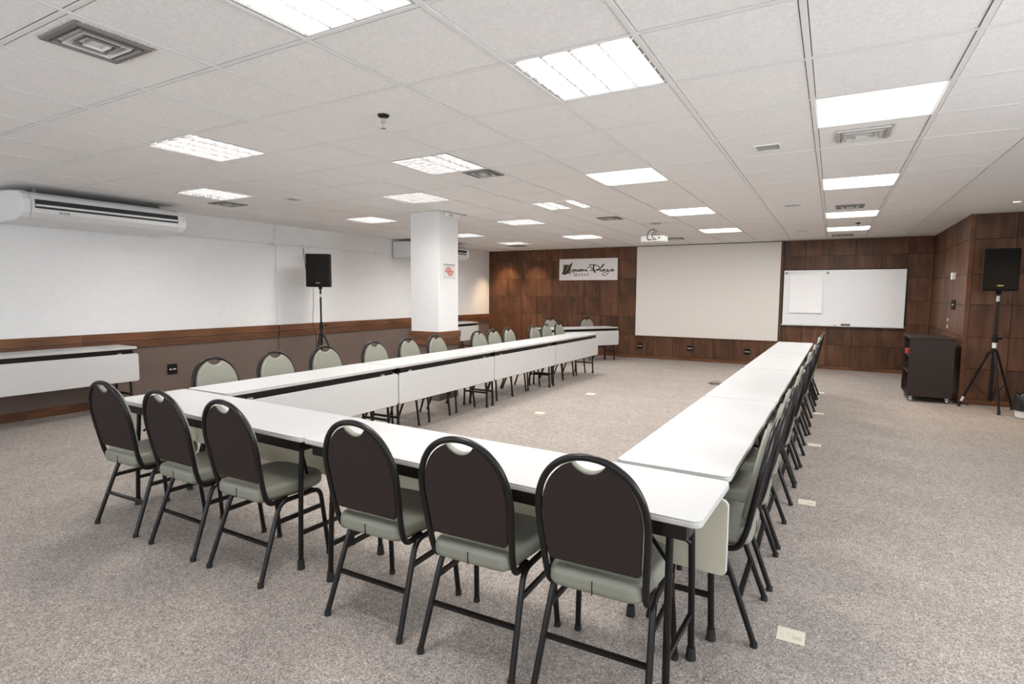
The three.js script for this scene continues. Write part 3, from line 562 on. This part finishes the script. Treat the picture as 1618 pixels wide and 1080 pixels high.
// ------------------------------------------------------------------ pillar fittings
const ps = canvasTex(256, 304, (c) => {
  c.fillStyle = '#cfcac8'; c.fillRect(0, 0, 256, 304);
  c.fillStyle = '#4b4646'; for (let k = 0; k < 11; k++) c.fillRect(12 + k * 21.5, 12, 16, 17); c.fillStyle = '#6d6868'; for (let k = 0; k < 12; k++) c.fillRect(44 + k * 14, 46, 10, 8);
  const q = [[48, 170], [88, 84], [142, 84], [169, 152], [214, 154], [172, 238], [119, 240], [89, 172]];
  c.beginPath(); q.forEach(([x, y], k) => k ? c.lineTo(x, y) : c.moveTo(x, y)); c.closePath(); c.fillStyle = '#d9918e'; c.fill(); c.lineWidth = 13; c.strokeStyle = '#8f2b2f'; c.lineJoin = 'round'; c.stroke();
  c.lineWidth = 9; c.beginPath(); c.moveTo(92, 172); c.lineTo(166, 154); c.moveTo(118, 112); c.lineTo(140, 200); c.stroke();
  c.fillStyle = '#8d8888'; for (let k = 0; k < 14; k++) c.fillRect(16 + k * 16, 274, 12, 7);
});
const psign = thing('notice_plate', 'small grey notice with red map emblem on the pillar', 'sign', [PX[1], 1.648, -6.30], PIH);
mesh('plate', rbox(0.285, 0.2, 0.006, 0.002, 0, 0.1, 0.004, 1), M.plastic, psign);
mesh('printed_face', new THREE.PlaneGeometry(0.28, 0.196).translate(0, 0.1, 0.0075), std(0xffffff, 0.5, { map: ps }), psign);
const em = thing('emergency_lamp', 'small grey emergency lamp box at the top of the pillar', 'emergency lamp', [PX[1], 2.455, -6.34], PIH);
mesh('case', rbox(0.29, 0.066, 0.05, 0.008, 0, 0.034, 0.026, 2), M.plastic, em);
mesh('lens', rbox(0.10, 0.04, 0.01, 0.004, -0.06, 0.034, 0.05, 2), M.alu, em);
mesh('cable', tube([V(0.12, 0.068, 0.02), V(0.15, 0.075, 0.03), V(0.22, 0.072, 0.05), V(0.26, 0.0745, 0.09)], 0.004, 14, 6), M.blackMatt, em);

// ------------------------------------------------------------------ air conditioners
const badge = (txt, w, h, font, fg, bg) => canvasTex(w, h, (c) => { c.fillStyle = bg; c.fillRect(0, 0, w, h); c.fillStyle = fg; c.font = font; c.textAlign = 'center'; c.textBaseline = 'middle'; c.fillText(txt, w / 2, h / 2); });
const elgin = badge('ELGIN', 256, 64, 'italic bold 58px sans-serif', '#26242a', '#dfdfde');
function airConditioner(z0, z1, label) {
  const L = Math.abs(z1 - z0), t = thing('air_conditioner', label, 'air conditioner', [XL, 0, (z0 + z1) / 2], 0, 'under-ceiling air conditioners');
  const pr = [[0.03, 2.17], [0.55, 2.18], [0.70, 2.20], [0.755, 2.245], [0.772, 2.31], [0.765, 2.37], [0.735, 2.42], [0.68, 2.452], [0.42, 2.475], [0.03, 2.475]];
  const sh = new THREE.Shape(pr.map(q => new THREE.Vector2(q[0], q[1])));
  const ex = (s, len) => new THREE.ExtrudeGeometry(s, { depth: len, bevelEnabled: false }).translate(0, 0, -len / 2);
  mesh('body', boxUV(ex(sh, L - 0.16)), M.acWhite, t);
  const cap = new THREE.Shape(pr.map(q => new THREE.Vector2(0.03 + (q[0] - 0.03) * 1.01, 2.33 + (q[1] - 2.33) * 1.05)));
  for (const s of [-1, 1]) mesh('end_cheek', boxUV(new THREE.ExtrudeGeometry(cap, { depth: 0.05, bevelEnabled: true, bevelThickness: 0.014, bevelSize: 0.014, bevelOffset: -0.014, bevelSegments: 3 }).translate(0, 0, s * (L / 2 - 0.04) - 0.025)), M.acWhite, t);
  const so = mesh('air_outlet', box(0.02, 0.088, L - 0.22, 0.764, 2.332, 0), M.acDark, t);
  mesh('louvre_vane', rbox(0.014, 0.022, L - 0.23, 0.005, 0.775, 2.318, 0, 2), M.acWhite, so);
  for (let k = 0; k < 22; k++) mesh('fin', box(0.006, 0.034, 0.003, 0.776, 2.352, -L / 2 + 0.16 + k * (L - 0.32) / 21), M.acDark, so);
  const b = mesh('brand_badge', new THREE.PlaneGeometry(0.14, 0.034), std(0xffffff, 0.5, { map: elgin }), t); b.rotation.y = PIH; b.position.set(0.0, 0, 0);
  b.geometry.rotateX(0.26); b.position.set(0.7665, 2.258, L / 2 - 0.36);
  for (const s of [-1, 1]) mesh('hanger', [box(0.05, 0.05, 0.03, 0.2, 2.50, s * (L / 2 - 0.2)), box(0.05, 0.05, 0.03, 0.5, 2.495, s * (L / 2 - 0.2))], ventDark, t);
  return t;
}
airConditioner(-2.58, -4.24, 'white long air conditioner under the ceiling, near left corner');
airConditioner(-8.9, -10.58, 'white air conditioner partly hidden behind the pillar');

const con = thing('wall_conduit', 'thin white cable conduit running along the upper left wall', 'conduit', [XL + 0.03, 2.215, -6]);
mesh('pipe', bar(V(0, 0, 1.9), V(0, 0.01, -2.6), 0.008, 8), M.plastic, con);
for (let k = 0; k < 6; k++) mesh('clip', box(0.04, 0.03, 0.02, -0.01, 0, 1.6 - 0.8 * k), M.plastic, con);
mesh('junction_box', rbox(0.025, 0.05, 0.05, 0.004, 0.02, 0.0, -0.10, 1), M.plastic, con);
const con2 = thing('vertical_conduit', 'thin vertical white conduit rising from the left wall rail', 'conduit', [XL + 0.008, 0, -6.115]);
mesh('pipe', bar(V(0.022, 0.925, 0), V(0.022, CEIL - 0.002, 0), 0.006, 8), M.plastic, con2);

// ------------------------------------------------------------------ loudspeakers on tripods
function speakerStand(x, z, top, turn, label, white, group) {
  const t = thing('speaker_stand', label, 'speaker stand', [x, 0, z], turn, 'tripod speaker stands');
  mesh('lower_pole', cyl(0.020, 0.020, 0.78, 0, 0.50, 0, 16), M.black, t);
  mesh('upper_pole', cyl(0.0155, 0.0155, top - 0.86, 0, (top + 0.86) / 2, 0, 16), M.black, t);
  mesh('collar', [rbox(0.055, 0.07, 0.055, 0.012, 0, 0.90, 0, 2), cyl(0.024, 0.024, 0.06, 0, 0.94, 0, 14)], M.blackMatt, t);
  mesh('clamp_knob', [bar(V(0.02, 0.91, 0), V(0.07, 0.915, 0), 0.006, 8), cyl(0.016, 0.016, 0.02, 0, 0, 0, 10).rotateZ(PIH).translate(0.075, 0.915, 0)], M.blackMatt, t);
  mesh('leg_hub', [cyl(0.034, 0.034, 0.05, 0, 0.755, 0, 14)], M.blackMatt, t);
  const lowHub = mesh('brace_hub', cyl(0.028, 0.028, 0.04, 0, 0.16, 0, 14), M.blackMatt, t);
  for (let k = 0; k < 3; k++) {
    const a = k * 2 * PI / 3, c = Math.cos(a), s = Math.sin(a);
    const leg = mesh('leg', bar(V(c * 0.045, 0.75, s * 0.045), V(c * 0.315, 0.03, s * 0.315), 0.0135, 10), M.black, t);
    mesh('rubber_foot', cyl(0.017, 0.019, 0.05, c * 0.319, 0.025, s * 0.319, 12), M.rubber, leg);
    mesh('brace', beam(V(c * 0.02, 0.16, s * 0.02), V(c * 0.20, 0.335, s * 0.20), 0.014, 0.006), M.black, t);
    if (white && k === 2) mesh('white_tape', bar(V(c * 0.275, 0.137, s * 0.275), V(c * 0.298, 0.075, s * 0.298), 0.0155, 12), M.tape, leg);
  }
  if (white) { mesh('white_tape', cyl(0.0225, 0.0225, 0.075, 0, 0.835, 0, 16), M.tape, t); mesh('white_tape', cyl(0.0175, 0.0175, 0.07, 0, top - 0.06, 0, 16), M.tape, t); }
  else mesh('white_tape', cyl(0.0172, 0.0172, 0.05, 0, top - 0.10, 0, 16), M.tape, t);
  return t;
}
function speaker(x, y, z, turn, w, h, d, label, tex) {
  const t = thing('loudspeaker', label, 'loudspeaker', [x, y, z], turn, 'loudspeakers on stands');
  const s = new THREE.Shape(); s.moveTo(-w / 2, d / 2); s.lineTo(w / 2, d / 2); s.lineTo(w / 2, d * 0.1); s.lineTo(w * 0.33, -d / 2); s.lineTo(-w * 0.33, -d / 2); s.lineTo(-w / 2, d * 0.1); s.closePath();
  const g = new THREE.ExtrudeGeometry(s, { depth: h - 0.016, bevelEnabled: true, bevelThickness: 0.008, bevelSize: 0.008, bevelOffset: -0.008, bevelSegments: 2 }).rotateX(-PIH);
  g.scale(1, 1, -1); const ix = g.index; // mirror so that the wide side faces +z
  const pos = g.attributes.position, nn = pos.count; const arr = pos.array, no = g.attributes.normal.array, uvv = g.attributes.uv.array;
  for (let i = 0; i < nn; i += 3) for (const [A, st] of [[arr, 3], [no, 3], [uvv, 2]]) for (let q = 0; q < st; q++) { const a = (i + 1) * st + q, b = (i + 2) * st + q, tmp = A[a]; A[a] = A[b]; A[b] = tmp; }
  mesh('cabinet', boxUV(g.translate(0, 0.010, 0)), M.blackMatt, t);
  mesh('grille', rbox(w - 0.03, h - 0.04, 0.012, 0.005, 0, h / 2, d / 2 + 0.005, 2), M.grilleCloth, t);
  const bd = mesh('badge', rbox(0.07, 0.026, 0.004, 0.001, 0.0, 0.065, d / 2 + 0.0125, 1), M.blackMatt, t);
  mesh('badge_print', new THREE.PlaneGeometry(0.068, 0.024).translate(0, 0.065, d / 2 + 0.0152), std(0xffffff, 0.5, { map: tex }), bd);
  for (const a of [-1, 1]) mesh('rubber_foot', cyl(0.012, 0.014, 0.012, a * (w / 2 - 0.05), 0.006, d / 2 - 0.05, 10), M.rubber, t);
  mesh('pole_cup', cyl(0.028, 0.028, 0.044, 0, -0.012, 0, 14), M.blackMatt, t);
  return t;
}
const gold = badge('ONEAL', 128, 44, 'bold 36px sans-serif', '#e6c95c', '#141312');
speakerStand(-7.2, -6.45, 1.50, 0.9, 'black tripod stand carrying a loudspeaker by the white left wall', false);
speaker(-7.2, 1.535, -6.45, 0.62, 0.37, 0.52, 0.30, 'black loudspeaker on a stand in front of the white left wall', gold);
speakerStand(1.81, -9.21, 1.48, 0.62, 'black tripod stand with white tape rings before the wood wall', true);
speaker(1.81, 1.515, -9.21, -0.12, 0.345, 0.52, 0.30, 'black loudspeaker on a stand in front of the dark wood wall', gold);
const cab = mesh('speaker_cable', tube([V(XL + 0.02, 2.20, -6.66), V(XL + 0.05, 2.02, -6.66), V(XL + 0.16, 1.82, -6.60), V(-7.40, 1.72, -6.52)], 0.005, 30, 6), M.blackMatt, scene);
tag(cab, 'black cable drooping from conduit to the left loudspeaker', 'cable');
const cab2 = mesh('speaker_cable', tube([V(-7.26, 1.53, -6.36), V(-7.27, 1.2, -6.36), V(-7.31, 0.95, -6.38), V(-7.25, 0.80, -6.38), V(-7.27, 0.4, -6.37), V(-7.35, 0.006, -6.36)], 0.004, 40, 6), M.blackMatt, scene);
tag(cab2, 'thin black cable hanging down along the left speaker stand', 'cable');

// ------------------------------------------------------------------ cabinet on castors
const cb = thing('media_cabinet', 'dark brown open-sided cabinet on castors beside the wood corner', 'cabinet', [1.20, 0, -9.78]);
const CW = 0.50, CD = 0.74, CH = 0.885, CB = 0.075;
mesh('top_panel', rbox(CW + 0.01, 0.022, CD + 0.01, 0.003, 0, CH - 0.011, 0, 1), M.cabinet, cb);
mesh('side_panel', rbox(CW, CH - CB - 0.022, 0.02, 0.003, 0, (CH + CB - 0.022) / 2, CD / 2 - 0.01, 1), M.cabinet, cb);
mesh('side_panel', rbox(CW, CH - CB - 0.022, 0.02, 0.003, 0, (CH + CB - 0.022) / 2, -CD / 2 + 0.01, 1), M.cabinet, cb);
mesh('back_panel', box(0.012, CH - CB - 0.03, CD - 0.04, CW / 2 - 0.008, (CH + CB - 0.022) / 2, 0), M.cabinet, cb);
mesh('bottom_panel', rbox(CW, 0.02, CD - 0.04, 0.003, 0, CB + 0.01, 0, 1), M.cabinet, cb);
for (const y of [0.39, 0.62]) mesh('shelf', rbox(CW - 0.02, 0.018, CD - 0.04, 0.002, -0.004, y, 0, 1), M.cabinet, cb);
mesh('vent_slot', box(0.19, 0.022, 0.006, 0.03, 0.765, CD / 2 + 0.0005), M.rubber, cb);
for (const sx of [-1, 1]) for (const sz of [-1, 1]) { const c = mesh('castor', [cyl(0.03, 0.03, 0.022, 0, 0, 0, 14).rotateZ(PIH).translate(sx * 0.20, 0.03, sz * 0.32)], M.chrome, cb); mesh('castor_fork', box(0.034, 0.04, 0.03, sx * 0.20, 0.058, sz * 0.32), M.alu, c); }
for (let k = 0; k < 2; k++) { const b = mesh('red_box', rbox(0.10, 0.032, 0.16, 0.004, 0, 0.016, 0, 1), M.red, scene); b.position.set(1.005, 0.6295 + k * 0.033, -9.86); b.rotation.y = k * 0.1; tag(b, k ? 'upper thin red case on the top cabinet shelf' : 'lower thin red case on the top cabinet shelf', 'case', 'red cases in the cabinet'); }
const wbx = mesh('adapter_block', rbox(0.05, 0.04, 0.06, 0.006, 0, 0.02, 0, 2), M.plastic, scene); wbx.position.set(1.0, 0.6295, -9.56); tag(wbx, 'small white block at the front of the top cabinet shelf', 'adapter');
{ const pts = []; for (let k = 0; k <= 60; k++) { const a = k / 60 * 6 * PI; pts.push(V(0.055 * Math.cos(a) * (1 + 0.1 * Math.sin(k)), 0.07 + 0.05 * Math.sin(a) , 0.03 * Math.sin(a * 0.33) + k * 0.0008)); }
  const c = mesh('cable_coil', tube(pts, 0.006, 120, 6), M.rubber, scene); c.position.set(1.015, 0.387, -9.80); tag(c, 'tangled grey cable coil on the middle cabinet shelf', 'cable'); }
const cab3 = mesh('floor_cable', tube([V(1.47, 0.10, -9.62), V(1.48, 0.02, -9.55), V(1.53, 0.008, -9.50), V(1.58, 0.02, -9.48), V(1.64, 0.012, -9.43)], 0.006, 40, 6), M.blackMatt, scene);
tag(cab3, 'short black cable on the carpet between cabinet and tripod', 'cable');

// ------------------------------------------------------------------ waste bin
const bin = thing('waste_bin', 'white waste bin with black liner at the right picture edge', 'bin', [2.08, 0, -8.82]);
mesh('bucket', new THREE.LatheGeometry([[0, 0.004], [0.10, 0.004], [0.105, 0.012], [0.118, 0.17], [0.112, 0.17], [0.10, 0.016], [0, 0.016]].map(q => new THREE.Vector2(q[0], q[1])), 32), M.plastic, bin);
{ const g = new THREE.LatheGeometry([[0.104, 0.08], [0.112, 0.172], [0.122, 0.19], [0.124, 0.11], [0.127, 0.095], [0.128, 0.19], [0.118, 0.29], [0.10, 0.255], [0.09, 0.12]].map(q => new THREE.Vector2(q[0], q[1])), 48); const p = g.attributes.position, r = rng(5), w = Array.from({ length: 49 }, () => r()); w[48] = w[0];
  for (let i = 0; i < p.count; i++) { const y = p.getY(i), a = Math.atan2(p.getZ(i), p.getX(i)), k = 1 + 0.03 * Math.sin(a * 9) * (y > 0.15 ? 1.4 : 0.3) + 0.02 * Math.sin(a * 17 + y * 40); p.setXYZ(i, p.getX(i) * k, y + (y > 0.2 ? 0.012 * Math.sin(a * 7) : 0), p.getZ(i) * k); }
  g.computeVertexNormals(); mesh('black_liner', g, new THREE.MeshStandardMaterial({ color: lin(0.015, 0.015, 0.017), roughness: 0.22, side: THREE.DoubleSide }), bin); }

// ------------------------------------------------------------------ projector
const pj = thing('projector', 'white ceiling projector with dangling black cables', 'projector', [-2.43, 2.245, -8.73], 0.05);
mesh('body', rbox(0.36, 0.09, 0.27, 0.015, 0, 0.047, 0, 3), M.plastic, pj);
mesh('lens', cyl(0.035, 0.035, 0.03, 0, 0, 0, 20).rotateX(PIH).translate(-0.08, 0.05, -0.145), M.acDark, pj);
mesh('rear_port', cyl(0.013, 0.013, 0.006, 0, 0, 0, 14).rotateX(PIH).translate(0.10, 0.055, 0.136), M.rubber, pj);
for (let k = 0; k < 4; k++) mesh('rear_port', box(0.024, 0.012, 0.004, -0.06 + 0.038 * k, 0.03, 0.136), M.acDark, pj);
const mnt = mesh('mount_pole', cyl(0.010, 0.010, 0.19, 0.02, 0.185, 0, 12), M.alu, pj);
mesh('mount_plate', [cyl(0.075, 0.085, 0.010, 0.02, 0.279, 0, 24)], M.alu, mnt);
mesh('mount_arm', [bar(V(0.02, 0.13, 0), V(0.12, 0.092, 0.08), 0.006, 6), bar(V(0.02, 0.13, 0), V(-0.12, 0.092, 0.08), 0.006, 6), bar(V(0.02, 0.13, 0), V(0.02, 0.092, -0.1), 0.006, 6)], M.alu, pj);
mesh('cable', tube([V(0.0, 0.20, 0.012), V(-0.05, 0.18, 0.06), V(-0.075, 0.11, 0.12), V(-0.065, 0.04, 0.15), V(-0.03, 0.025, 0.14)], 0.006, 30, 6), M.rubber, pj);
mesh('cable', tube([V(0.0, 0.20, 0.012), V(0.015, 0.16, 0.06), V(-0.01, 0.12, 0.10), V(0.01, 0.06, 0.15), V(0.05, 0.04, 0.14)], 0.005, 30, 6), M.rubber, pj);
mesh('cable', tube([V(0.03, 0.19, 0.01), V(0.045, 0.15, 0.05), V(0.02, 0.11, 0.09), V(0.06, 0.095, 0.06)], 0.004, 24, 6), M.rubber, pj);

// ------------------------------------------------------------------ paper markers and floor box
const markTex = canvasTex(128, 128, (c) => { c.fillStyle = '#e6e2d2'; c.fillRect(0, 0, 128, 128); const r = rng(9); c.strokeStyle = '#b9b7a8'; c.lineWidth = 3; for (let k = 0; k < 9; k++) { const x = 8 + r() * 60, y = 10 + r() * 90; c.beginPath(); c.moveTo(x, y); c.lineTo(x + 6 + r() * 12, y + 4 * r()); c.stroke(); } c.fillStyle = '#cfcdbf'; c.fillRect(72, 60, 40, 36); });
const paperMat = std(lin(0.85, 0.83, 0.78), 0.85, { map: markTex });
[[-0.088, -2.595, 0.108, 'nearest square paper marker taped on the carpet at lower right'], [-0.09, -4.385, 0.108, 'paper marker on the carpet, second along the right chairs'], [-0.086, -6.14, 0.11, 'paper marker on the carpet, third along the right chairs'], [-0.087, -7.83, 0.11, 'paper marker on the carpet, fourth along the right chairs'], [-0.104, -9.54, 0.12, 'farthest paper marker along the right chairs'], [-3.045, -6.09, 0.11, 'nearer paper marker on the carpet inside the table ring'], [-3.0, -7.65, 0.13, 'farther paper marker on the carpet inside the table ring']].forEach(([x, z, s, label], k) => {
  const g = new THREE.BoxGeometry(s, 0.0015, s); const m = mesh('paper_marker', g, paperMat, scene); m.position.set(x, 0.0009, z); m.rotation.y = 0.02 * Math.sin(k * 3); tag(m, label, 'paper marker', 'paper markers on the carpet');
});
{ const fb = thing('floor_flap', 'dark rubber cable flap lying on the carpet near the right tables', 'cable cover', [-1.56, 0, -9.6], 0.05);
  const s = new THREE.Shape(); s.moveTo(-0.16, 0); s.quadraticCurveTo(-0.10, 0.05, -0.02, 0.04); s.quadraticCurveTo(0.1, 0.02, 0.25, 0.03); s.lineTo(0.25, 0.022); s.quadraticCurveTo(0.1, 0.012, -0.02, 0.032); s.quadraticCurveTo(-0.09, 0.04, -0.15, 0); s.closePath();
  mesh('flap', boxUV(new THREE.ExtrudeGeometry(s, { depth: 0.13, bevelEnabled: false, curveSegments: 10 }).translate(0, 0.001, -0.065)), ventDark, fb);
  mesh('edge_strip', rbox(0.26, 0.012, 0.03, 0.004, 0.02, 0.006, 0.13, 1), ventDark, fb); }

renderer.render(scene, camera);
